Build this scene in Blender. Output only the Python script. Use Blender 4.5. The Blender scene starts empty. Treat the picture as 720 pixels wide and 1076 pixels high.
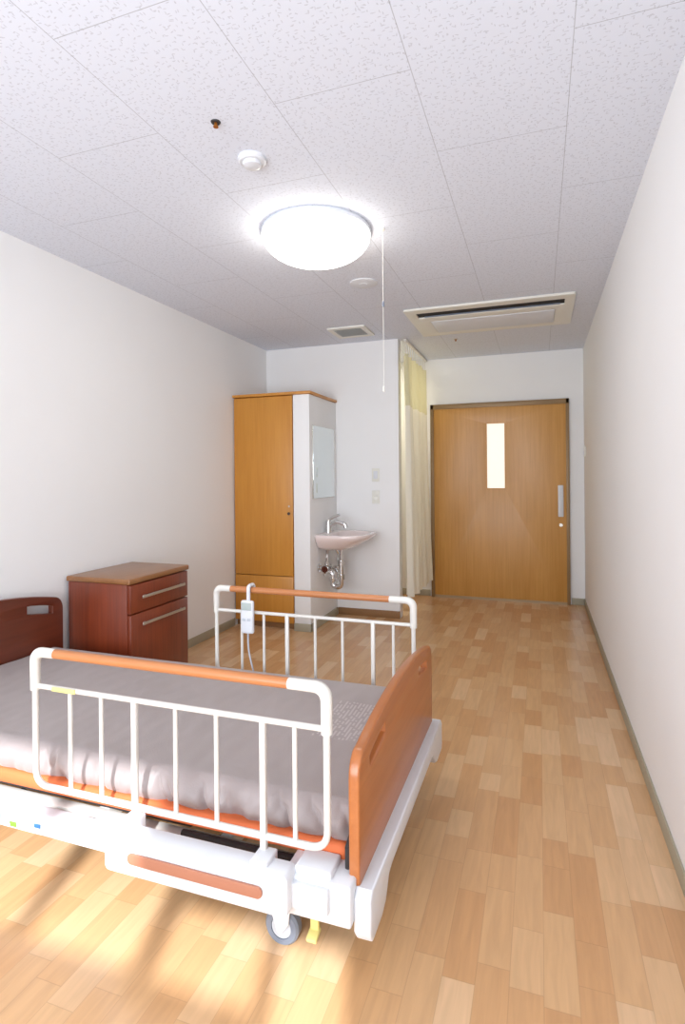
import bpy,bmesh,math,random
from mathutils import Vector,Matrix,noise
random.seed(3)
S=bpy.context.scene; C=S.collection
try:
    S.view_settings.view_transform='Standard'
    S.view_settings.look='None'
except Exception as e: print(e)
XL,XR,YB,YP,YF,H=-2.49,0.41,5.93,4.90,-1.2,2.5
XP=-1.184
# ---------------------------------------------------------------- materials
def srgb(r,g,b):
    f=lambda c:(c/255/12.92) if c/255<=0.04045 else ((c/255+0.055)/1.055)**2.4
    return (f(r),f(g),f(b),1)
def newmat(name):
    m=bpy.data.materials.new(name); m.use_nodes=True
    nt=m.node_tree; return m,nt,nt.nodes['Principled BSDF']
class N:
    def __init__(s,nt): s.nt=nt
    def n(s,t,**k):
        x=s.nt.nodes.new(t)
        for a,b in k.items(): setattr(x,a,b)
        return x
    def l(s,a,b): s.nt.links.new(a,b)
    def m(s,op,a,b=None,c=None):
        x=s.nt.nodes.new('ShaderNodeMath'); x.operation=op
        for i,v in enumerate((a,b,c)):
            if v is None: continue
            if isinstance(v,(int,float)): x.inputs[i].default_value=v
            else: s.l(v,x.inputs[i])
        return x.outputs[0]
    def mix(s,f,a,b,mode='MIX'):
        x=s.nt.nodes.new('ShaderNodeMix'); x.data_type='RGBA'; x.blend_type=mode
        if isinstance(f,(int,float)): x.inputs[0].default_value=f
        else: s.l(f,x.inputs[0])
        for i,v in ((6,a),(7,b)):
            if isinstance(v,tuple): x.inputs[i].default_value=v
            else: s.l(v,x.inputs[i])
        return x.outputs[2]
def plain(name,col,rough=0.5,metal=0.0,var=0.04,scale=8,bump=0.0,bscale=80,coat=0.0,sheen=0.0,printed=False):
    m,nt,b=newmat(name); q=N(nt)
    tc=q.n('ShaderNodeTexCoord')
    nz=q.n('ShaderNodeTexNoise'); nz.inputs['Scale'].default_value=scale; nz.inputs['Detail'].default_value=3
    q.l(tc.outputs['Object'],nz.inputs['Vector'])
    d=tuple(c*(1-var*2) for c in col[:3])+(1,); u=tuple(min(1,c*(1+var)) for c in col[:3])+(1,)
    cc=q.mix(nz.outputs[0],d,u)
    if printed:   # faint pale printed text block on the cover, mattress-local coordinates
        sp=q.n('ShaderNodeSeparateXYZ'); q.l(tc.outputs['Object'],sp.inputs[0])
        x,y,z=sp.outputs
        def rng(v,a,c): return q.m('MULTIPLY',q.m('GREATER_THAN',v,a),q.m('LESS_THAN',v,c))
        reg=q.m('MULTIPLY',q.m('MULTIPLY',rng(x,.70,.88),rng(y,-.09,.21)),q.m('GREATER_THAN',z,.12))
        xs=q.m('DIVIDE',x,.0135); fx=q.m('FRACT',xs)
        cb=q.n('ShaderNodeCombineXYZ'); q.l(q.m('FLOOR',xs),cb.inputs[0]); q.l(q.m('FLOOR',q.m('DIVIDE',y,.011)),cb.inputs[1])
        wn=q.n('ShaderNodeTexWhiteNoise',noise_dimensions='3D'); q.l(cb.outputs[0],wn.inputs['Vector'])
        k=q.m('MULTIPLY',q.m('LESS_THAN',fx,.5),q.m('GREATER_THAN',wn.outputs[0],.3))
        cc=q.mix(q.m('MULTIPLY',q.m('MULTIPLY',k,reg),.45),cc,srgb(215,206,204))
    q.l(cc,b.inputs['Base Color'])
    b.inputs['Roughness'].default_value=rough; b.inputs['Metallic'].default_value=metal
    b.inputs['Coat Weight'].default_value=coat
    if sheen: b.inputs['Sheen Weight'].default_value=sheen
    if bump:
        n2=q.n('ShaderNodeTexNoise'); n2.inputs['Scale'].default_value=bscale; n2.inputs['Detail'].default_value=2
        q.l(tc.outputs['Object'],n2.inputs['Vector'])
        bp=q.n('ShaderNodeBump'); bp.inputs['Strength'].default_value=bump; bp.inputs['Distance'].default_value=0.002
        q.l(n2.outputs[0],bp.inputs['Height']); q.l(bp.outputs[0],b.inputs['Normal'])
    return m
def wood(name,c1,c2,axis='Z',rough=0.4,coat=0.1,fine=60):
    m,nt,b=newmat(name); q=N(nt)
    tc=q.n('ShaderNodeTexCoord'); mp=q.n('ShaderNodeMapping')
    sc={'Z':(fine,fine,2.2),'Y':(fine,2.2,fine),'X':(2.2,fine,fine)}[axis]
    mp.inputs['Scale'].default_value=sc
    q.l(tc.outputs['Object'],mp.inputs['Vector'])
    nz=q.n('ShaderNodeTexNoise'); nz.inputs['Scale'].default_value=1; nz.inputs['Detail'].default_value=5; nz.inputs['Roughness'].default_value=.6
    q.l(mp.outputs[0],nz.inputs['Vector'])
    mp2=q.n('ShaderNodeMapping'); mp2.inputs['Scale'].default_value=tuple(s*.12 if s>5 else s*.3 for s in sc)
    q.l(tc.outputs['Object'],mp2.inputs['Vector'])
    n2=q.n('ShaderNodeTexNoise'); n2.inputs['Scale'].default_value=1; n2.inputs['Detail'].default_value=2
    q.l(mp2.outputs[0],n2.inputs['Vector'])
    f=q.m('ADD',q.m('MULTIPLY',nz.outputs[0],.65),q.m('MULTIPLY',n2.outputs[0],.35))
    r=q.n('ShaderNodeMapRange'); r.inputs[1].default_value=.35; r.inputs[2].default_value=.65
    q.l(f,r.inputs[0])
    q.l(q.mix(r.outputs[0],c1,c2),b.inputs['Base Color'])
    b.inputs['Roughness'].default_value=rough; b.inputs['Coat Weight'].default_value=coat
    b.inputs['Coat Roughness'].default_value=.25
    return m
def floor_mat():
    m,nt,b=newmat('floor_planks'); q=N(nt)
    tc=q.n('ShaderNodeTexCoord'); sp=q.n('ShaderNodeSeparateXYZ'); q.l(tc.outputs['Object'],sp.inputs[0])
    w,L=0.082,0.52
    xs=q.m('DIVIDE',sp.outputs[0],w); col=q.m('FLOOR',xs); fx=q.m('FRACT',xs)
    wn=q.n('ShaderNodeTexWhiteNoise',noise_dimensions='1D'); q.l(col,wn.inputs['W'])
    ys=q.m('ADD',q.m('DIVIDE',sp.outputs[1],L),q.m('MULTIPLY',wn.outputs[0],7.3))
    row=q.m('FLOOR',ys); fy=q.m('FRACT',ys)
    cb=q.n('ShaderNodeCombineXYZ'); q.l(col,cb.inputs[0]); q.l(row,cb.inputs[1])
    w1=q.n('ShaderNodeTexWhiteNoise',noise_dimensions='3D'); q.l(cb.outputs[0],w1.inputs['Vector'])
    cut=q.m('ADD',q.m('MULTIPLY',w1.outputs[0],.5),.25)
    half=q.m('GREATER_THAN',fy,cut)
    cb2=q.n('ShaderNodeCombineXYZ'); q.l(col,cb2.inputs[0]); q.l(row,cb2.inputs[1]); q.l(q.m('ADD',half,.37),cb2.inputs[2])
    w2=q.n('ShaderNodeTexWhiteNoise',noise_dimensions='3D'); q.l(cb2.outputs[0],w2.inputs['Vector'])
    ramp=q.n('ShaderNodeValToRGB'); e=ramp.color_ramp.elements
    e[0].position=0; e[0].color=FL[0]; e[1].position=1; e[1].color=FL[3]
    a=e.new(.35); a.color=FL[1]; a=e.new(.7); a.color=FL[2]
    q.l(w2.outputs[0],ramp.inputs[0])
    off=q.n('ShaderNodeVectorMath',operation='ADD'); q.l(tc.outputs['Object'],off.inputs[0])
    q.l(w2.outputs[1],off.inputs[1])
    mp=q.n('ShaderNodeMapping'); mp.inputs['Scale'].default_value=(55,5,1); q.l(off.outputs[0],mp.inputs[0])
    nz=q.n('ShaderNodeTexNoise'); nz.inputs['Scale'].default_value=1; nz.inputs['Detail'].default_value=4; nz.inputs['Distortion'].default_value=.6
    q.l(mp.outputs[0],nz.inputs['Vector'])
    g=q.n('ShaderNodeMapRange'); g.inputs[1].default_value=.3; g.inputs[2].default_value=.7; g.inputs[3].default_value=.91; g.inputs[4].default_value=1.04
    q.l(nz.outputs[0],g.inputs[0])
    gc=q.n('ShaderNodeCombineXYZ')
    for i in range(3): q.l(g.outputs[0],gc.inputs[i])
    c=q.mix(1.0,ramp.outputs[0],gc.outputs[0],'MULTIPLY')
    ex=q.m('MINIMUM',fx,q.m('SUBTRACT',1,fx)); sx=q.m('LESS_THAN',ex,.012)
    ey=q.m('MINIMUM',q.m('MINIMUM',fy,q.m('SUBTRACT',1,fy)),q.m('ABSOLUTE',q.m('SUBTRACT',fy,cut))); sy=q.m('LESS_THAN',ey,.0022)
    s=q.m('MULTIPLY',q.m('MAXIMUM',sx,sy),.22)
    q.l(q.mix(s,c,(.25,.13,.06,1)),b.inputs['Base Color'])
    b.inputs['Roughness'].default_value=.25; b.inputs['Specular IOR Level'].default_value=.55
    return m
def ceil_mat():
    m,nt,b=newmat('ceiling_board'); q=N(nt)
    tc=q.n('ShaderNodeTexCoord'); sp=q.n('ShaderNodeSeparateXYZ'); q.l(tc.outputs['Object'],sp.inputs[0])
    xs=q.m('DIVIDE',q.m('SUBTRACT',sp.outputs[0],.1),.455); col=q.m('FLOOR',xs); fx=q.m('FRACT',xs)
    par=q.m('MULTIPLY',q.m('FLOORED_MODULO',col,2),.5)
    ys=q.m('ADD',q.m('DIVIDE',q.m('SUBTRACT',sp.outputs[1],2.12),.91),par)
    ys=q.m('ADD',ys,.5); fy=q.m('FRACT',ys)
    ex=q.m('MULTIPLY',q.m('MINIMUM',fx,q.m('SUBTRACT',1,fx)),.455)
    ey=q.m('MULTIPLY',q.m('MINIMUM',fy,q.m('SUBTRACT',1,fy)),.91)
    seam=q.m('LESS_THAN',q.m('MINIMUM',ex,ey),.0013)
    marks=None
    nzd=q.n('ShaderNodeTexNoise'); nzd.inputs['Scale'].default_value=60; nzd.inputs['Detail'].default_value=1
    q.l(tc.outputs['Object'],nzd.inputs['Vector'])
    for sc,sd,th in (((22,76,1),0.0,.125),((66,25,1),3.3,.115)):
        mp=q.n('ShaderNodeMapping'); mp.inputs['Scale'].default_value=sc; mp.inputs['Location'].default_value=(sd,sd,0)
        mp.inputs['Rotation'].default_value=(0,0,sd*.2+.1)
        ad=q.n('ShaderNodeMix'); ad.data_type='VECTOR'; ad.inputs[0].default_value=.012
        q.l(tc.outputs['Object'],ad.inputs[4]); q.l(nzd.outputs[1],ad.inputs[5])
        q.l(ad.outputs[1],mp.inputs['Vector'])
        v=q.n('ShaderNodeTexVoronoi',voronoi_dimensions='2D'); v.inputs['Scale'].default_value=1
        q.l(mp.outputs[0],v.inputs['Vector'])
        k=q.m('LESS_THAN',v.outputs['Distance'],th)
        marks=k if marks is None else q.m('MAXIMUM',marks,k)
    c=q.mix(q.m('MULTIPLY',marks,.36),CEIL,(.36,.36,.40,1))
    c=q.mix(q.m('MULTIPLY',seam,.55),c,(.28,.28,.3,1))
    q.l(c,b.inputs['Base Color']); b.inputs['Roughness'].default_value=.9
    bp=q.n('ShaderNodeBump'); bp.inputs['Strength'].default_value=.12; bp.inputs['Distance'].default_value=.002; bp.invert=True
    q.l(q.m('MAXIMUM',marks,seam),bp.inputs['Height']); q.l(bp.outputs[0],b.inputs['Normal'])
    return m
FL=(srgb(208,158,110),srgb(214,168,121),srgb(220,177,131),srgb(229,191,150))
CEIL=srgb(228,232,242)
M={}
M['wall']=plain('wall_paper',srgb(246,245,244),.85,var=.01,scale=3,bump=.25,bscale=160)
M['floor']=floor_mat(); M['ceil']=ceil_mat()
M['base']=plain('baseboard_vinyl',srgb(176,168,146),.6)
M['basebrown']=plain('baseboard_brown',srgb(150,110,70),.6)
M['door']=wood('door_wood',srgb(194,138,62),srgb(210,154,78),'Z')
M['ward']=wood('wardrobe_wood',srgb(196,130,48),srgb(210,146,60),'Z')
M['red']=wood('nightstand_wood',srgb(112,46,24),srgb(136,60,32),'Z',.35,.3)
M['redtop']=wood('nightstand_top_wood',srgb(138,92,54),srgb(156,106,64),'Y',.35,.3)
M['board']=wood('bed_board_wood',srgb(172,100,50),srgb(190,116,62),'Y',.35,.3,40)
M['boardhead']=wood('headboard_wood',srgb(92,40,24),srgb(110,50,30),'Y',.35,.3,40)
M['hand']=wood('handrail_wood',srgb(180,112,64),srgb(194,126,76),'X',.4,.2)
M['white']=plain('white_paint',srgb(226,222,214),.35,var=.01,coat=.2)
M['plastic']=plain('white_plastic',srgb(226,228,232),.4,var=.01)
M['cream']=plain('cream_plastic',srgb(236,234,224),.45,var=.01)
M['grey']=plain('grey_plastic',srgb(122,130,144),.5)
M['vent']=plain('vent_grey_plastic',srgb(176,176,172),.5)
M['hubm']=plain('grey_hub_plastic',srgb(196,202,210),.4)
M['dark']=plain('dark_metal',srgb(52,48,48),.5)
M['slot']=plain('black_slot',srgb(25,24,26),.7)
M['mat']=plain('mattress_fabric',srgb(160,147,144),.5,var=.05,scale=5,bump=.3,bscale=250,sheen=.3,printed=True)
M['orange']=plain('mattress_band',srgb(224,114,64),.7)
M['chrome']=plain('chrome',srgb(225,225,225),.12,1.0,var=.01)
M['alu']=plain('aluminium',srgb(205,200,190),.35,.9,var=.01)
M['frame']=plain('door_frame_metal',srgb(150,122,86),.45,.2)
M['sill']=plain('door_sill_metal',srgb(176,150,116),.45,.3)
M['yellow']=plain('yellow_plastic',srgb(230,220,140),.5)
M['blue']=plain('blue_plastic',srgb(60,120,190),.5)
M['green']=plain('green_sticker',srgb(120,180,60),.5)
M['basin']=plain('pink_ceramic',srgb(246,230,226),.12,var=.01,coat=.6)
M['strip']=plain('brown_strip',srgb(182,122,96),.5)
M['lcd']=plain('lcd_display',srgb(184,194,190),.25)
M['mirror']=plain('mirror_glass',srgb(225,232,232),.03,1.0,var=.005)
M['blind']=plain('sun_shaping_blind_fabric',srgb(230,226,215),.9)
def emis(name,col,st):
    m,nt,b=newmat(name); b.inputs['Base Color'].default_value=col
    b.inputs['Emission Color'].default_value=col; b.inputs['Emission Strength'].default_value=st; b.inputs['Roughness'].default_value=.4
    q=N(nt); tc=q.n('ShaderNodeTexCoord'); nz=q.n('ShaderNodeTexNoise'); nz.inputs['Scale'].default_value=3
    q.l(tc.outputs['Object'],nz.inputs['Vector']); q.l(q.mix(nz.outputs[0],col,tuple(c*.97 for c in col[:3])+(1,)),b.inputs['Base Color'])
    return m
M['lamp']=emis('lamp_shade_glow',(1,.965,.89,1),9.8)
M['pane']=emis('frosted_pane_glow',(1,.96,.82,1),.5)  # door glass given a faint emission, as if light came through
def cloth(name,col,alpha):
    m,nt,b=newmat(name); q=N(nt)
    tc=q.n('ShaderNodeTexCoord'); v=q.n('ShaderNodeTexNoise'); v.inputs['Scale'].default_value=18
    q.l(tc.outputs['Object'],v.inputs['Vector'])
    q.l(q.mix(v.outputs[0],tuple(c*.95 for c in col[:3])+(1,),col),b.inputs['Base Color'])
    b.inputs['Roughness'].default_value=.9; b.inputs['Alpha'].default_value=alpha
    tr=q.n('ShaderNodeBsdfTranslucent'); tr.inputs[0].default_value=col
    mx=q.n('ShaderNodeMixShader'); mx.inputs[0].default_value=.3
    out=nt.nodes['Material Output']
    q.l(b.outputs[0],mx.inputs[1]); q.l(tr.outputs[0],mx.inputs[2]); q.l(mx.outputs[0],out.inputs[0])
    return m
M['curtain']=cloth('curtain_fabric',srgb(251,246,230),1.0)
M['mesh']=cloth('curtain_mesh',srgb(244,238,200),.85)
# ---------------------------------------------------------------- builders
def box(x0,x1,y0,y1,z0,z1,bev=0.0,seg=2):
    bm=bmesh.new(); bmesh.ops.create_cube(bm,size=1)
    for v in bm.verts:
        v.co=Vector((x0 if v.co.x<0 else x1, y0 if v.co.y<0 else y1, z0 if v.co.z<0 else z1))
    if bev: bmesh.ops.bevel(bm,geom=list(bm.edges),offset=bev,segments=seg,affect='EDGES',profile=.5)
    return bm
def rot(bm,ang,axis,c):
    bmesh.ops.rotate(bm,verts=bm.verts,cent=Vector(c),matrix=Matrix.Rotation(ang,3,axis)); return bm
def tube(pts,r,seg=12,closed=False,radii=None):
    bm=bmesh.new(); pts=[Vector(p) for p in pts]; n=len(pts); rings=[]
    up=None
    for i,p in enumerate(pts):
        if closed: t=(pts[(i+1)%n]-pts[i-1])
        else: t=(pts[min(i+1,n-1)]-pts[max(i-1,0)])
        t.normalize()
        if up is None:
            up=Vector((0,0,1)) if abs(t.z)<.9 else Vector((1,0,0))
        a=up-t*up.dot(t)
        if a.length<1e-4: a=t.orthogonal()
        a.normalize(); up=a; b=t.cross(a)
        rr=radii[i] if radii else r
        rings.append([bm.verts.new(p+a*math.cos(k*2*math.pi/seg)*rr+b*math.sin(k*2*math.pi/seg)*rr) for k in range(seg)])
    for i in range(n if closed else n-1):
        A,B=rings[i],rings[(i+1)%n]
        for k in range(seg): bm.faces.new((A[k],A[(k+1)%seg],B[(k+1)%seg],B[k]))
    if not closed:
        bm.faces.new(rings[0][::-1]); bm.faces.new(rings[-1])
    bmesh.ops.recalc_face_normals(bm,faces=bm.faces)
    return bm
def fillet(pts,r,n=6):
    pts=[Vector(p) for p in pts]; out=[pts[0]]
    for i in range(1,len(pts)-1):
        a,b,c=pts[i-1],pts[i],pts[i+1]
        d1=(a-b).normalized(); d2=(c-b).normalized()
        rr=min(r,(a-b).length*.49,(c-b).length*.49)
        p0=b+d1*rr; p2=b+d2*rr
        for k in range(n+1):
            t=k/n; out.append(p0*(1-t)**2+b*2*t*(1-t)+p2*t*t)
    out.append(pts[-1]); return out
def cyl(p0,p1,r,seg=24,r2=None,bev=0):
    bm=tube([p0,p1],r,seg,radii=[r,r2 if r2 is not None else r]); return bm
def lathe(prof,c,seg=40,axis='Z'):
    bm=bmesh.new(); rings=[]
    for r,z in prof:
        if r<1e-5: rings.append([bm.verts.new((0,0,z))])
        else: rings.append([bm.verts.new((r*math.cos(k*2*math.pi/seg),r*math.sin(k*2*math.pi/seg),z)) for k in range(seg)])
    for A,B in zip(rings,rings[1:]):
        for k in range(seg):
            a=[A[k%len(A)],A[(k+1)%len(A)],B[(k+1)%len(B)],B[k%len(B)]]
            u=[]
            for v in a:
                if v not in u: u.append(v)
            if len(u)>2: bm.faces.new(u)
    bmesh.ops.recalc_face_normals(bm,faces=bm.faces)
    if axis=='Y': bmesh.ops.rotate(bm,verts=bm.verts,cent=(0,0,0),matrix=Matrix.Rotation(math.radians(90),3,'X'))
    if axis=='X': bmesh.ops.rotate(bm,verts=bm.verts,cent=(0,0,0),matrix=Matrix.Rotation(math.radians(90),3,'Y'))
    bmesh.ops.translate(bm,verts=bm.verts,vec=Vector(c)); return bm
def join(*bms):
    out=bmesh.new()
    for b in bms:
        me=bpy.data.meshes.new('t'); b.to_mesh(me); b.free(); out.from_mesh(me); bpy.data.meshes.remove(me)
    return out
def prism(loops,depth,plane,at,bev=.003):
    cu=bpy.data.curves.new('c','CURVE'); cu.dimensions='2D'; cu.fill_mode='BOTH'
    cu.extrude=max(depth/2-bev,.0001); cu.bevel_depth=bev; cu.bevel_resolution=2
    for L in loops:
        s=cu.splines.new('POLY'); s.points.add(len(L)-1)
        for p,(x,y) in zip(s.points,L): p.co=(x,y,0,1)
        s.use_cyclic_u=True
    o=bpy.data.objects.new('c',cu); C.objects.link(o)
    dg=bpy.context.evaluated_depsgraph_get(); dg.update()
    me=bpy.data.meshes.new_from_object(o.evaluated_get(dg))
    bm=bmesh.new(); bm.from_mesh(me); bmesh.ops.remove_doubles(bm,verts=bm.verts,dist=1e-5)
    bpy.data.objects.remove(o); bpy.data.curves.remove(cu); bpy.data.meshes.remove(me)
    for v in bm.verts:
        x,y,z=v.co
        if plane=='YZ': v.co=(at+z,x,y)
        elif plane=='XZ': v.co=(x,at+z,y)
        else: v.co=(x,y,at+z)
    bmesh.ops.recalc_face_normals(bm,faces=bm.faces)
    return bm
def rrect(x0,x1,y0,y1,r,n=6):
    out=[]
    for cx,cy,a0 in ((x1-r,y1-r,0),(x0+r,y1-r,90),(x0+r,y0+r,180),(x1-r,y0+r,270)):
        for k in range(n+1):
            a=math.radians(a0+90*k/n); out.append((cx+r*math.cos(a),cy+r*math.sin(a)))
    return out
BASE={}
def tag(o,label,cat=None,group=None,kind=None):
    if label: o['label']=label
    if cat: o['category']=cat
    if group: o['group']=group
    if kind: o['kind']=kind
    return o
def empty(name,base,label,cat,group=None):
    o=bpy.data.objects.new(name,None); o.empty_display_size=.1; o.location=base; C.objects.link(o)
    BASE[o.name]=Vector(base); return tag(o,label,cat,group)
def ob(name,bm,mat,parent=None,label=None,cat=None,kind=None,smooth=35,group=None):
    me=bpy.data.meshes.new(name); 
    for f in bm.faces: f.smooth=True
    bm.to_mesh(me); bm.free()
    o=bpy.data.objects.new(name,me); me.materials.append(M[mat] if isinstance(mat,str) else mat)
    me.set_sharp_from_angle(angle=math.radians(smooth))
    if parent is not None: base=BASE[parent.name]; o.parent=parent
    elif kind=='structure': base=Vector((0,0,0))
    else:
        xs=[v.co for v in me.vertices]
        base=Vector(((min(v.x for v in xs)+max(v.x for v in xs))/2,(min(v.y for v in xs)+max(v.y for v in xs))/2,min(v.z for v in xs)))
        o.location=base
    me.transform(Matrix.Translation(-base)); C.objects.link(o); BASE[o.name]=base.copy()
    return tag(o,label,cat,group,kind)
def clone(top,delta,mirror=None):
    n=top.copy(); C.objects.link(n); n.location=top.location+Vector(delta)
    SRC=set(o.name for o in top.children_recursive)
    def rec(src,dst):
        for ch in src.children:
            if ch.name in SRC:
                c2=ch.copy(); c2.parent=dst; C.objects.link(c2); rec(ch,c2)
    rec(top,n); return n
def st(name,bm,mat,label=None): return ob(name,bm,mat,None,label,None,'structure')
# ---------------------------------------------------------------- shell
T=.1
st('floor',box(XL-T,XR+T,YF-T,YB+T,-.1,0),'floor','light maple plank-pattern vinyl floor')
st('ceiling',box(XL-T,XR+T,YF-T,YB+T,H,H+.1),'ceil','white fissured acoustic board ceiling')
st('wall_left',box(XL-T,XL,YF-T,YB+T,0,H),'wall','white papered wall')
st('wall_right',box(XR,XR+T,YF-T,YB+T,0,H),'wall','white papered wall')
st('wall_back',box(XL,XR,YB,YB+T,0,H),'wall','white papered wall around the sliding door')
st('wall_partition',box(XL,XP,YP,YP+T,0,H),'wall','white papered partition behind the wardrobe')
# window wall: unseen sashes, heights and mullions shaped to cut the sun patches
wx0,wxm,wx1,wz0,wz1,wz2=-2.0,-.30,.29,.3,2.42,2.04
st('wall_front',join(box(XL,wx0,YF-T,YF,0,H),box(wx1,XR,YF-T,YF,0,H),box(wx0,wx1,YF-T,YF,0,wz0),box(wx0,wxm,YF-T,YF,wz1,H),box(wxm,wx1,YF-T,YF,wz2,H)),'wall','white papered wall with a wide window')
def sash(x0,x1,z0,z1): return join(box(x0,x0+.035,YF-.07,YF-.03,z0,z1,.004),box(x1-.035,x1,YF-.07,YF-.03,z0,z1,.004),box(x0,x1,YF-.07,YF-.03,z0,z0+.04,.004),box(x0,x1,YF-.07,YF-.03,z1-.02,z1,.004))
st('window_1',join(sash(wx0,-1.16,wz0,wz1),sash(-1.16,-.72,wz0,wz1),sash(-.72,wxm,wz0,wz1)),'alu','aluminium sliding window frame')
st('window_2',join(sash(wxm,.06,wz0,wz2),sash(.03,wx1,wz0,wz2)),'alu','aluminium sliding window frame')
ob('sun_shaping_blind',join(box(wx0-.02,.03,YF+.012,YF+.018,wz0,1.78),cyl((wx0-.02,YF+.015,wz0),(.03,YF+.015,wz0),.012,12)),'blind',None,'unseen cream fabric blind added to shape the sun patches','blind')  # unseen blind, added to block the sun below the upper panes
bh=.065
st('baseboard_left',box(XL,XL+.008,YF,4.256,0,bh,.002),'base','beige vinyl baseboard')
st('baseboard_right',box(XR-.008,XR,YF,YB,0,bh,.002),'base','beige vinyl baseboard')
st('baseboard_back',join(box(.29,XR-.008,YB-.008,YB,0,bh,.002),box(XL,-1.10,YB-.008,YB,0,bh,.002)),'base','beige vinyl baseboard')
st('baseboard_partition',box(-1.77,XP,YP-.008,YP,0,bh,.002),'basebrown','brown vinyl baseboard')
# door
dx0,dx1,dz=-1.082,.277,2.017
st('trim_1',join(box(dx0,dx0+.035,YB-.045,YB,0,dz,.003),box(dx1-.03,dx1,YB-.045,YB,0,dz,.003),box(dx0,dx1,YB-.045,YB,dz-.05,dz,.003)),'frame','brown metal door frame')
hole=rrect(-.505,-.33,1.14,1.80,.004,2)
door=st('door_1',prism([[(dx0+.035,.008),(dx1-.03,.008),(dx1-.03,dz-.05),(dx0+.035,dz-.05)],hole],.03,'XZ',YB-.020,.001),'door','wide honey-brown wood-grain sliding door')
door['category']='door'
ob('door_window',box(-.503,-.332,YB-.024,YB-.018,1.142,1.798),'pane',door,'narrow frosted glass pane with its own faint glow')
ob('door_handle',join(box(.170,.220,YB-.048,YB-.035,.86,1.17,.008,3),box(.187,.203,YB-.053,YB-.047,.89,1.14,.003)),'plastic',door,'white vertical recessed pull')
ob('door_lock',lathe([(0,.012),(.016,.012),(.018,.0),(0,0)],(.195,YB-.035,.78),20,'Y'),'alu',door)
ob('lower_rail',box(dx0+.035,dx1-.03,YB-.042,YB-.036,.0,.025),'sill',door,'metal kick strip')
# ---------------------------------------------------------------- curtain
cur=empty('curtain',(-1.12,5.42,.0),'cream hospital curtain with mesh top across the alcove','curtain')
def drape(z0,z1,y0,y1,seed,n=220,amp=.048):
    bm=bmesh.new(); rows=[]
    for j in range(13):
        z=z0+(z1-z0)*j/12; row=[]
        for i in range(n+1):
            y=y0+(y1-y0)*i/n
            a=amp*(1-.5*(z-.2)/2.2)
            x=-1.122+.03*(1-z/2.4)+a*math.sin(y*46+1.5*math.sin(y*9+seed))+.008*math.sin(y*20+z*2)
            row.append(bm.verts.new((x,y,z)))
        rows.append(row)
    for A,B in zip(rows,rows[1:]):
        for i in range(n): bm.faces.new((A[i],A[i+1],B[i+1],B[i]))
    return bm
ob('curtain_fabric',drape(.2,1.9,4.885,5.86,1),'curtain',cur,smooth=180)
ob('curtain_mesh',drape(1.9,2.36,4.885,5.86,1),'mesh',cur,'sheer mesh top band',smooth=180)
ob('curtain_rail',box(-1.14,-1.11,4.92,YB-.01,H-.022,H,.003),'white',cur)
for i in range(12): ob('hook',cyl((-1.125,4.95+i*.08,2.35),(-1.125,4.95+i*.08,H-.02),.0025,6),'white',cur)
# ---------------------------------------------------------------- wardrobe
wy=4.256
wd=empty('wardrobe',(-2.13,4.57,0),'tall honey-orange wood wardrobe with white side panel','wardrobe')
ob('body',box(XL+.002,-1.926,wy+.02,YP-.002,.05,1.955,.002),'ward',wd)
ob('plinth',box(XL+.002,-1.926,wy+.05,YP-.002,.0,.05),'basebrown',wd)
ob('side_panel',box(-1.924,-1.779,wy,YP-.002,0,1.955,.002),'wall',wd,'white papered side panel')
ob('panel_baseboard',join(box(-1.926,-1.771,wy-.008,wy,0,bh,.002),box(-1.779,-1.771,wy-.008,YP-.01,0,bh,.002)),'base',wd,'beige baseboard')
ob('top_board',box(XL+.002,-1.765,wy-.015,YP-.002,1.957,1.98,.003),'ward',wd)
d=ob('cabinet_door',box(XL+.012,-1.932,wy-.002,wy+.018,.45,1.95,.002),'ward',wd)
ob('knob',lathe([(0,.016),(.011,.014),(.012,.006),(.007,0),(0,0)],(-1.965,wy-.002,.97),20,'Y'),'dark',d)
ob('lock',lathe([(0,.004),(.008,.004),(.008,0),(0,0)],(-1.965,wy-.002,1.03),16,'Y'),'alu',d)
d=ob('drawer',box(XL+.012,-1.932,wy-.002,wy+.018,.06,.443,.002),'ward',wd)
# mirror
mr=empty('mirror',(-1.775,4.56,1.09),'frameless rectangular wall mirror above the washbasin','mirror')
ob('mirror_backing',box(-1.778,-1.772,4.31,4.82,1.09,1.705,.001),'alu',mr)
ob('mirror_glass',box(-1.772,-1.769,4.313,4.817,1.093,1.702,.001),'mirror',mr)
# ---------------------------------------------------------------- washbasin
sb=empty('washbasin',(-1.6,4.57,0),'pale pink ceramic wall-hung washbasin with chrome tap','washbasin')
SY=4.565
def ringD(s,z,cx,cy,ax,ay,flat,n=40):
    out=[]
    for k in range(n):
        a=2*math.pi*k/n; ca,sa=math.cos(a),math.sin(a)
        e=.72
        x=cx+ax*s*math.copysign(abs(ca)**e,ca); y=cy+ay*s*math.copysign(abs(sa)**e,sa)
        out.append(Vector((max(x,flat),y,z)))
    return out
bm=bmesh.new(); fl=-1.777
lv=[ringD(.25,.645,-1.67,SY,.27,.26,fl),ringD(.5,.655,-1.67,SY,.27,.26,fl),ringD(.72,.682,-1.66,SY,.27,.26,fl),ringD(.92,.735,-1.62,SY,.27,.26,fl),
    ringD(1.0,.765,-1.60,SY,.27,.26,fl),ringD(1.0,.785,-1.60,SY,.27,.26,fl),ringD(.97,.79,-1.60,SY,.27,.26,fl),
    ringD(.84,.788,-1.56,SY,.23,.25,-1.70),ringD(.80,.775,-1.56,SY,.22,.25,-1.69),ringD(.6,.71,-1.58,SY,.22,.25,-1.69),ringD(.25,.69,-1.58,SY,.22,.25,-1.69)]
R=[[bm.verts.new(p) for p in L] for L in lv]
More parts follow.
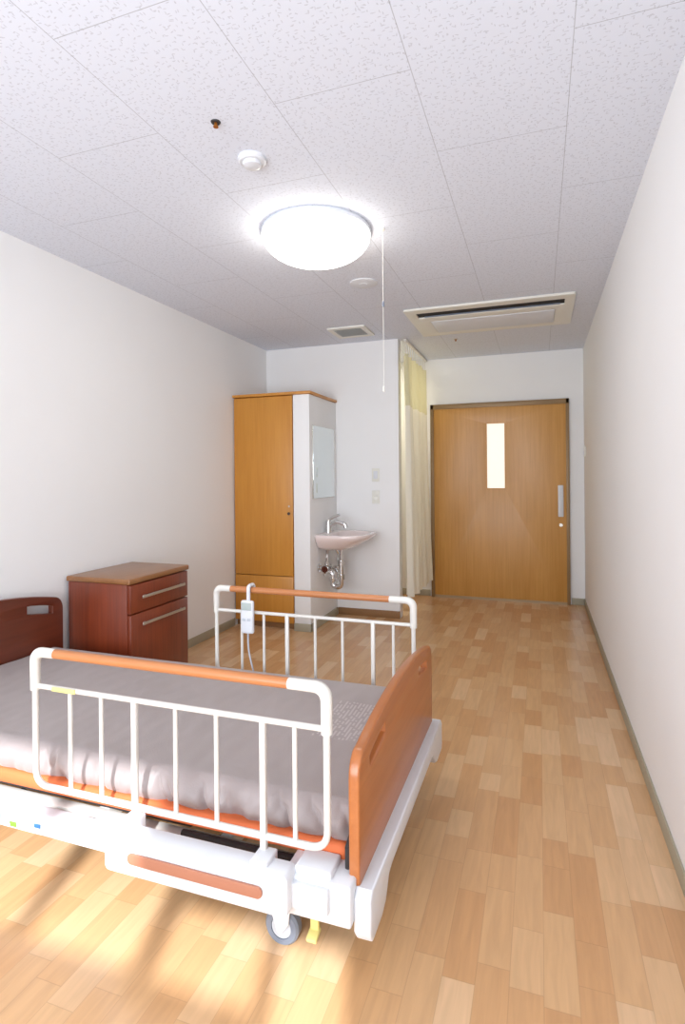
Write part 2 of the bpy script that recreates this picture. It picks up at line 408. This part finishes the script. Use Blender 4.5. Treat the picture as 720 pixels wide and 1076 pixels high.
for A,B in zip(R,R[1:]):
    for k in range(40): bm.faces.new((A[k],A[(k+1)%40],B[(k+1)%40],B[k]))
bm.faces.new(R[0][::-1]); bm.faces.new(R[-1])
bmesh.ops.recalc_face_normals(bm,faces=bm.faces)
ob('basin',bm,'basin',sb,smooth=60)
ob('overflow_drain',lathe([(0,.004),(.02,.004),(.024,0),(0,0)],(-1.58,SY,.691),20),'chrome',sb)
fa=ob('faucet',join(cyl((-1.735,SY,.785),(-1.735,SY,.875),.032,24,.028),tube(fillet([(-1.73,SY,.845),(-1.66,SY,.885),(-1.585,SY,.865),(-1.575,SY,.835)],.03),.018,14)),'chrome',sb)
ob('faucet_lever',join(lathe([(0,.03),(.020,.024),(.030,.0),(0,0)],(-1.735,SY,.875),24),tube([(-1.735,SY,.895),(-1.69,SY,.925),(-1.63,SY,.945)],.012,10)),'chrome',sb)
ob('drain_trap',join(tube(fillet([(-1.62,SY,.66),(-1.62,SY,.32),(-1.70,SY,.32),(-1.70,SY,.45),(-1.775,SY,.45)],.045,8),.023,14),cyl((-1.62,SY,.55),(-1.62,SY,.51),.034,20),cyl((-1.62,SY,.43),(-1.62,SY,.39),.033,20),cyl((-1.70,SY,.40),(-1.70,SY,.37),.032,20),cyl((-1.765,SY,.45),(-1.778,SY,.45),.042,24)),'chrome',sb)
def valve(y,z,x1):
    return [tube(fillet([(-1.775,y,z),(x1,y,z),(x1,y,z+.11),(-1.715,SY+(y-SY)*.35,.69)],.03),.013,10),cyl((-1.735,y,z),(x1+.02,y,z),.023,16),cyl((x1,y,z),(x1,y-.04,z),.010,10),cyl((x1,y-.04,z),(x1,y-.058,z),.028,16),cyl((-1.765,y,z),(-1.778,y,z),.036,20),cyl((x1,y,z+.03),(x1,y,z+.06),.020,14)]
ob('supply_pipe',join(*valve(4.43,.50,-1.70)),'chrome',sb)
ob('supply_pipe',join(*valve(4.69,.46,-1.68)),'chrome',sb)
# wall plates
def plate(name,x,z,label,cat,kind):
    e=empty(name,(x,YP,z-.06),label,cat)
    ob('cover_plate',box(x-.035,x+.035,YP-.008,YP,z-.06,z+.06,.003),'cream',e)
    if kind=='s': ob('rocker',box(x-.02,x+.02,YP-.013,YP-.007,z-.035,z+.035,.003),'plastic',e)
    else:
        for k in (-.022,.022): ob('socket',join(box(x-.018,x+.018,YP-.011,YP-.007,z+k-.016,z+k+.016,.002),box(x-.008,x-.005,YP-.0115,YP-.0105,z+k-.006,z+k+.006),box(x+.005,x+.008,YP-.0115,YP-.0105,z+k-.006,z+k+.006)),'cream',e)
    return e
plate('light_switch',-1.40,1.285,'beige wall switch plate on the partition wall','switch','s')
plate('wall_outlet',-1.40,1.085,'beige double outlet plate on the partition wall','outlet','o')
e=empty('thermostat',(XR,5.745,1.43),'small white control panel on the papered wall','switch')
ob('housing',box(XR-.012,XR+.002,5.71,5.78,1.44,1.54,.002),'cream',e); ob('button',box(XR-.015,XR-.011,5.73,5.76,1.46,1.49,.001),'plastic',e)
# ---------------------------------------------------------------- ceiling things
lx,ly=-1.04,2.60
e=empty('ceiling_light',(lx,ly,H-.17),'round white dome ceiling light switched on','ceiling light')
ob('lamp_base',lathe([(0,0),(.266,0),(.272,-.010),(.272,-.022),(.266,-.028),(0,-.028)],(lx,ly,H),64),'plastic',e,'white rim')
pr=[(0,-.160)]+[(.268*math.sin(a),-.028-.132*math.cos(a)) for a in [math.radians(x) for x in (8,16,24,32,40,48,56,64,72,79,85,90)]]+[(.262,-.024)]
ob('lamp_shade',lathe(pr,(lx,ly,H),64),'lamp',e,'glowing milky dome shade',smooth=60)
e=empty('pull_cord',(-.72,2.68,1.69),'thin white pull cord hanging from the ceiling','cord')
ob('cord_hook',cyl((-.72,2.68,H),(-.72,2.68,H-.012),.010,16),'cream',e)
ob('cord',cyl((-.72,2.68,H-.01),(-.72,2.68,1.70),.0013,8),'white',e)
ob('cord_knob',lathe([(0,0),(.005,.002),(.006,.02),(.003,.03),(0,.03)],(-.72,2.68,2.11),14),'grey',e)
ob('cord_knob',lathe([(0,0),(.006,.002),(.007,.02),(.003,.03),(0,.03)],(-.72,2.68,1.69),14),'white',e)
e=empty('smoke_detector',(-1.03,1.92,H-.04),'round white smoke detector on the ceiling','smoke detector')
ob('detector_base',lathe([(0,0),(.054,0),(.054,-.012),(.047,-.018),(0,-.018)],(-1.03,1.92,H),36),'plastic',e)
ob('detector_head',lathe([(0,-.016),(.036,-.018),(.034,-.030),(.02,-.036),(0,-.036)],(-1.03,1.92,H),36),'plastic',e)
brass=plain('brass',srgb(190,120,50),.3,.8)
e=empty('sprinkler',(-1.04,1.68,H-.025),'small brass and red sprinkler head in the ceiling','sprinkler')
ob('escutcheon',lathe([(0,0),(.017,0),(.015,-.004),(0,-.004)],(-1.04,1.68,H),24),'dark',e)
ob('sprinkler_head',join(cyl((-1.04,1.68,H-.004),(-1.04,1.68,H-.016),.005,12),cyl((-1.04,1.68,H-.016),(-1.04,1.68,H-.018),.009,16)),brass,e,'brass nozzle')
e=empty('ceiling_speaker',(-1.04,3.4,H-.014),'round cream ceiling cover plate','ceiling plate')
ob('cover',lathe([(0,0),(.088,0),(.088,-.005),(.075,-.011),(0,-.012)],(-1.04,3.4,H),40),'plastic',e)
ob('centre_cap',lathe([(0,-.010),(.03,-.011),(.028,-.014),(0,-.015)],(-1.04,3.4,H),30),'plastic',e)
e=empty('sprinkler',(-.70,5.1,H-.02),'small metal sprinkler head beyond the air conditioner','sprinkler')
ob('escutcheon',lathe([(0,0),(.019,0),(.017,-.004),(0,-.004)],(-.70,5.1,H),24),'alu',e)
ob('sprinkler_head',cyl((-.70,5.1,H-.004),(-.70,5.1,H-.02),.006,12),brass,e)
e=empty('air_vent',(-1.5,4.5,H-.015),'square white louvred ceiling air vent','vent')
ob('vent_frame',prism([rrect(-1.65,-1.33,4.34,4.66,.01),rrect(-1.61,-1.37,4.38,4.62,.005)],.014,'XY',H-.007,.002),'cream',e)
ob('vent_grille',join(box(-1.615,-1.365,4.375,4.625,H-.004,H-.001),*[rot(box(-1.61,-1.37,4.385+i*.030,4.400+i*.030,H-.013,H-.009),.35,'X',(-1.5,4.392+i*.030,H-.01)) for i in range(8)]),'vent',e,'grey louvres')
e=empty('air_conditioner',(-.35,4.45,H-.03),'cream ceiling cassette air conditioner with dark outlet slot','air conditioner')
ax0,ax1,ay0,ay1=-.94,.24,4.06,4.85
ob('panel_frame',prism([rrect(ax0,ax1,ay0,ay1,.02),rrect(ax0+.07,ax1-.06,ay0+.09,ay0+.23,.01),rrect(ax0+.14,ax1-.12,ay0+.33,ay1-.10,.01)],.016,'XY',H-.008,.003),'cream',e)
ob('outlet_slot',box(ax0+.06,ax1-.05,ay0+.08,ay0+.24,H-.006,H-.002),'slot',e,'dark air outlet')
ob('louvre_blade',box(ax0+.12,ax1-.09,ay0+.205,ay0+.217,H-.014,H-.006,.001),'grey',e)
ob('intake_grille',box(ax0+.145,ax1-.125,ay0+.335,ay1-.105,H-.020,H-.003,.003),'plastic',e,'white intake panel')
# ---------------------------------------------------------------- nightstand
nx0,nx1,ny0,ny1,nh=XL+.01,-2.052,2.424,2.96,.74
e=empty('nightstand',((nx0+nx1)/2,(ny0+ny1)/2,0),'reddish-brown wooden two-drawer bedside cabinet','bedside cabinet')
ob('body',box(nx0+.01,nx1-.022,ny0+.008,ny1-.008,.03,nh-.03,.004),'red',e)
ob('top_board',box(nx0,nx1+.004,ny0,ny1,nh-.03,nh,.008,3),'redtop',e)
ob('base',box(nx0+.03,nx1-.05,ny0+.03,ny1-.03,0,.03),'dark',e)
for z0,z1,zc in ((.552,.705,.632),(.045,.545,.485)):
    d=ob('drawer',box(nx1-.022,nx1,ny0+.012,ny1-.012,z0,z1,.004),'red',e)
    ob('handle',join(box(nx1+.012,nx1+.018,ny0+.09,ny1-.06,zc-.008,zc+.008,.002),box(nx1-.002,nx1+.014,ny0+.11,ny0+.125,zc-.006,zc+.006),box(nx1-.002,nx1+.014,ny1-.095,ny1-.08,zc-.006,zc+.006)),'alu',d,'pale metal bar handle')
# ---------------------------------------------------------------- bed
bed=empty('hospital_bed',(-1.45,1.85,0),'adjustable care bed with brown wood end boards and white frame','bed')
def endboard(y0,y1,zb,ze,zt,x,th,mat,name,slots,sh=.019,so=.058):
    mid=(y0+y1)/2; hf=(y1-y0)/2
    top=lambda y: ze+(zt-ze)*(1-((y-mid)/hf)**2)
    L=[(y0,zb),(y1,zb)]
    r=.05
    rt=[(y1,ze-r)]
    for k in range(1,8):
        a=math.radians(90*k/8); rt.append((y1-r+r*math.cos(a),ze-r+(r+.012)*math.sin(a)))
    n=26
    for k in range(n+1):
        y=(y1-r)+(y0+r-(y1-r))*k/n; rt.append((y,top(y)))
    for k in range(1,8):
        a=math.radians(90+90*k/8); rt.append((y0+r+r*math.cos(a),ze-r+(r+.012)*math.sin(a)))
    rt.append((y0,ze-r))
    loops=[L+rt]
    for s0,s1 in slots:
        u=[];b=[]
        for k in range(9):
            y=s0+(s1-s0)*k/8; c=top(y)-so
            h=sh*math.sqrt(max(0,1-abs((k-4)/4)**5))
            u.append((y,c+h)); b.append((y,c-h))
        loops.append(u[1:-1]+b[::-1][1:-1])
    return ob(name,prism(loops,th,'YZ',x,.006),mat,bed)
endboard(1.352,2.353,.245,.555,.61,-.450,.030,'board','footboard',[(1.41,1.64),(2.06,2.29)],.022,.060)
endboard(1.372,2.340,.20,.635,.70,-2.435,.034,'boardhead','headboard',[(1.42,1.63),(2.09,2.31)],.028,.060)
def bumperloop():
    return [(1.33,.145),(1.345,.124),(1.43,.124),(1.465,.137),(1.50,.184),(1.54,.192),(2.16,.192),(2.20,.184),(2.235,.137),(2.27,.124),(2.375,.124),(2.385,.145),(2.385,.225),(2.37,.24),(1.345,.24),(1.33,.225)]
ob('foot_bumper',prism([bumperloop()],.046,'YZ',-.423,.006),'plastic',bed,'white plastic bumper')
ob('frame',join(box(-2.40,-.45,1.40,1.44,.17,.225,.005),box(-2.40,-.45,2.26,2.30,.17,.225,.005),*[box(x,x+.04,1.40,2.30,.175,.22,.004) for x in (-2.35,-1.9,-1.35,-.9,-.50)]),'white',bed)
ob('deck',join(*[box(x0,x1,1.42,2.28,.246,.264,.006) for x0,x1 in ((-2.41,-1.75),(-1.74,-1.45),(-1.44,-1.0),(-.99,-.49))]),'grey',bed)
ob('linkage',join(tube([(-2.3,1.45,.235),(-1.0,1.45,.235)],.012,8),tube([(-1.7,1.46,.20),(-1.3,1.46,.08),(-.9,1.46,.2)],.012,8),tube([(-1.0,1.40,.235),(-.55,1.40,.235)],.010,8),box(-.60,-.50,1.385,1.41,.20,.25,.004),tube([(-.475,1.37,.20),(-.475,1.37,.32),(-.475,1.42,.34)],.008,8),box(-1.62,-1.5,1.7,2.0,.1,.22,.01)),'dark',bed,'dark lifting mechanism')
sp=ob('side_beam',join(box(-2.38,-1.12,1.335,1.385,.165,.230,.008,3),box(-1.18,-1.10,1.325,1.39,.155,.24,.006,3),box(-1.72,-1.60,1.325,1.34,.185,.22,.004)),'plastic',bed,'white side beam cover')
ob('sticker',box(-1.655,-1.63,1.3225,1.3255,.20,.215,.0005),'blue',sp,'small blue sticker')
ob('sticker',box(-1.50,-1.475,1.3325,1.3355,.19,.202,.0005),'blue',sp,'small blue sticker')
ob('sticker',box(-1.60,-1.575,1.3325,1.3355,.175,.19,.0005),'green',sp,'small green sticker')
rh=ob('rail_holder',join(prism([rrect(-1.155,-.60,.188,.284,.012)],.06,'XZ',1.29,.004),box(-1.13,-1.08,1.275,1.34,.20,.312,.004,3),box(-.71,-.66,1.275,1.34,.20,.298,.004,3)),'plastic',bed,'white rail mounting cover')
ob('accent_strip',prism([rrect(-1.075,-.665,.222,.250,.013)],.006,'XZ',1.256,.001),'strip',rh,'brown inset strip')
ob('corner_block',join(box(-.63,-.445,1.30,1.41,.165,.268,.007,3),box(-.60,-.50,1.31,1.39,.26,.286,.006,3),box(-.62,-.50,1.285,1.305,.195,.258,.004,3)),'plastic',bed,'white plastic corner cover')
ob('rail_holder',prism([rrect(-1.155,-.60,.188,.284,.012)],.05,'XZ',2.40,.004),'plastic',bed,'white rail mounting cover')
def caster(x,y):
    c=ob('caster',join(cyl((x,y,.10),(x,y,.18),.014,14),prism([[(x-.03,.10),(x+.025,.11),(x+.02,.07),(x-.002,.04),(x-.012,.045)]],.006,'XZ',y-.022,.001),prism([[(x-.03,.10),(x+.025,.11),(x+.02,.07),(x-.002,.04),(x-.012,.045)]],.006,'XZ',y+.022,.001),box(x-.03,x+.026,y-.026,y+.026,.098,.112,.004)),'plastic',bed)
    ob('wheel',lathe([(.03,-.017),(.044,-.017),(.05,-.010),(.05,.010),(.044,.017),(.03,.017),(.03,-.017)],(x-.004,y,.0505),32,'Y'),'grey',c,'blue-grey rubber tyre')
    ob('hub',lathe([(0,-.016),(.028,-.016),(.031,-.012),(.031,.012),(.028,.016),(0,.016)],(x-.004,y,.0505),32,'Y'),'hubm',c)
    return c
caster(-.67,1.40); caster(-.67,2.32); caster(-2.2,1.40); caster(-2.2,2.32)
ob('brake_pedal',join(rot(box(-.592,-.562,1.36,1.40,.055,.068,.004),.3,'X',(-.575,1.38,.062)),box(-.589,-.565,1.385,1.40,.06,.17,.003)),'yellow',bed,'pale yellow brake pedal')
# mattress
mt=empty('mattress',(-1.44,1.85,.264),'grey-mauve mattress with orange lower band','mattress')
def matt(x0,x1,y0,y1,z0,z1,r,nx=560,wr=.006,top=1.0):
    bm=bmesh.new(); prof=[]
    ny=60;nz=10
    def seg(a,b,n):
        for k in range(n): prof.append((a[0]+(b[0]-a[0])*k/n,a[1]+(b[1]-a[1])*k/n))
    def arc(cx,cy,a0):
        for k in range(5):
            a=math.radians(a0+90*k/5); prof.append((cx+r*math.cos(a),cy+r*math.sin(a)))
    seg((y0,z0),(y1,z0),6); seg((y1,z0),(y1,z1-r),nz); arc(y1-r,z1-r,0); seg((y1-r,z1),(y0+r,z1),ny); arc(y0+r,z1-r,90); seg((y0,z1-r),(y0,z0),nz)
    rings=[]
    for i in range(nx+1):
        x=x0+(x1-x0)*i/nx; ed=min(x-x0,x1-x); k=min(1,ed/.02); sh=(1-math.sqrt(1-(1-k)**2))*.02
        ring=[]
        for y,z in prof:
            yy=max(y0+sh,min(y1-sh,y)); zz=min(z,z1-sh)
            if z>z0+1e-4:
                side=1 if abs(y-y0)<r*1.01 or abs(y-y1)<r*1.01 else 0
                if side:
                    t=(z-z0)/(z1-z0)
                    if wr>.004:
                        n=noise.noise(Vector((x*11+z*5,z*1.5,y*1)))+.2*noise.noise(Vector((x*30-z*12,z*4,4)))
                        n=1-math.exp(-abs(n)*5)
                    else: n=noise.noise(Vector((x*10,z*3,1)))
                    dd=wr*n*math.sin(math.pi*min(1,t*.85+.15))+.005*math.sin(math.pi*t)
                    yy+= -dd if y<(y0+y1)/2 else dd
                else:
                    zz+=top*(.004*noise.noise(Vector((x*6,y*4,1)))+.003*noise.noise(Vector((x*18,y*9,3))))
            ring.append(bm.verts.new((x,yy,zz)))
        rings.append(ring)
    n=len(prof)
    for A,B in zip(rings,rings[1:]):
        for k in range(n): bm.faces.new((A[k],A[(k+1)%n],B[(k+1)%n],B[k]))
    bm.faces.new(rings[0]); bm.faces.new(rings[-1][::-1])
    bmesh.ops.recalc_face_normals(bm,faces=bm.faces); return bm
ob('mattress_cover',matt(-2.412,-.482,1.425,2.275,.300,.402,.022,wr=.030),'mat',mt,smooth=180)
ob('mattress_band',matt(-2.414,-.479,1.395,2.305,.266,.308,.010,120,.002),'orange',mt,'orange lower band',smooth=180)
# rails
rail=empty('bed_rail',(-1.0,1.33,.22),'white tubular bed side rail with wooden handrail','bed rail','side rails of the bed')
ry=1.33; rx0,rx1=-1.485,-.515
ob('handrail',cyl((rx0+.075,ry,.742),(rx1-.10,ry,.742),.0145,20),'hand',rail,'brown wood handrail')
for a,s in ((rx0,1),(rx1,-1)):
    L=.08 if s==1 else .105
    pts=fillet([(a+s*L,ry,.742),(a,ry,.742),(a,ry,.625)],.035,8)
    rad=[.0148+.002*math.sin(math.pi*i/(len(pts)-1)) for i in range(len(pts))]
    ob('corner_joint',tube(pts,.018,16,radii=rad),'white',rail)
ob('rail_frame',join(tube(fillet([(rx0,ry,.63),(rx0,ry,.33),(rx1,ry,.33),(rx1,ry,.63)],.05,8),.0095,14),cyl((rx0,ry,.637),(rx1,ry,.637),.008,14)),'white',rail)
for x in (-1.347,-1.230,-.970,-.838,-.604): ob('rail_bar',cyl((x,ry,.637),(x,ry,.33),.0068,12),'white',rail)
for x in (-1.110,-.696): ob('mounting_post',box(x-.009,x+.009,ry-.008,ry+.008,.222,.637,.004),'white',rail)
r2=clone(rail,(0,1.04,0))
ob('warning_label',box(-1.41,-1.32,ry-.0105,ry-.0075,.631,.644,.0005),'yellow',rail,'yellow sticker')
# remote
e=empty('bed_remote',(-1.30,2.34,.51),'white bed remote control hooked over the side rail','remote control')
ob('remote_body',box(-1.33,-1.265,2.325,2.348,.545,.70,.010,3),'plastic',e)
ob('remote_hook',tube(fillet([(-1.297,2.345,.69),(-1.297,2.345,.765),(-1.297,2.395,.765),(-1.297,2.395,.735)],.018),.009,10),'plastic',e)
ob('remote_screen',box(-1.322,-1.273,2.3225,2.3255,.655,.69,.001),'lcd',e,'grey display')
for j in range(2): ob('remote_button',box(-1.320+j*.026,-1.302+j*.026,2.322,2.3255,.605,.618,.002),'hubm',e)
ob('remote_cable',tube(fillet([(-1.297,2.338,.55),(-1.297,2.338,.47),(-1.27,2.34,.36),(-1.24,2.345,.26),(-1.22,2.345,.19)],.05),.004,8),'hubm',e)
# ---------------------------------------------------------------- lights
def area(name,loc,rotv,sx,sy,en,col,spread=math.pi):
    l=bpy.data.lights.new(name,'AREA'); l.shape='RECTANGLE'; l.size=sx; l.size_y=sy; l.energy=en; l.color=col; l.spread=spread
    o=bpy.data.objects.new(name,l); o.location=loc; o.rotation_euler=rotv; C.objects.link(o); return o
area('window_daylight',(-.95,YF+.06,1.3),(math.radians(97),0,0),2.1,1.9,82,(.835,.905,1.0),2.5)
area('alcove_fill_light',(-1.8,5.45,H-.03),(0,0,0),.3,.3,9,(1,.93,.74))  # unseen fill light added behind the curtain so the cloth lights through
sun=bpy.data.lights.new('sun','SUN'); sun.energy=7; sun.angle=.018; sun.color=(.90,.95,1.0)
so=bpy.data.objects.new('sun',sun); C.objects.link(so)
so.rotation_euler=Vector((-.28,1,-.75)).to_track_quat('-Z','Y').to_euler(); so.location=(1,-4,4)
w=bpy.data.worlds.new('world'); S.world=w; w.use_nodes=True
nt=w.node_tree; bg=nt.nodes['Background']; sk=nt.nodes.new('ShaderNodeTexSky'); sk.sky_type='HOSEK_WILKIE'; sk.sun_direction=(.2,-.8,.6)
nt.links.new(sk.outputs[0],bg.inputs[0]); bg.inputs[1].default_value=.5
# ---------------------------------------------------------------- camera
f=590; th=math.atan(207/590)
cam=bpy.data.cameras.new('camera'); cam.sensor_fit='VERTICAL'; cam.sensor_height=36; cam.sensor_width=36; cam.lens=f/1076*36
cam.shift_y=-38/1076; cam.clip_start=.05
co=bpy.data.objects.new('camera',cam); C.objects.link(co); co.location=(0,0,1.28)
co.rotation_euler=(Matrix.Rotation(th,3,'Z')@Matrix.Rotation(math.radians(90),3,'X')@Matrix.Rotation(math.radians(-.5),3,'Z')).to_euler()
S.camera=co
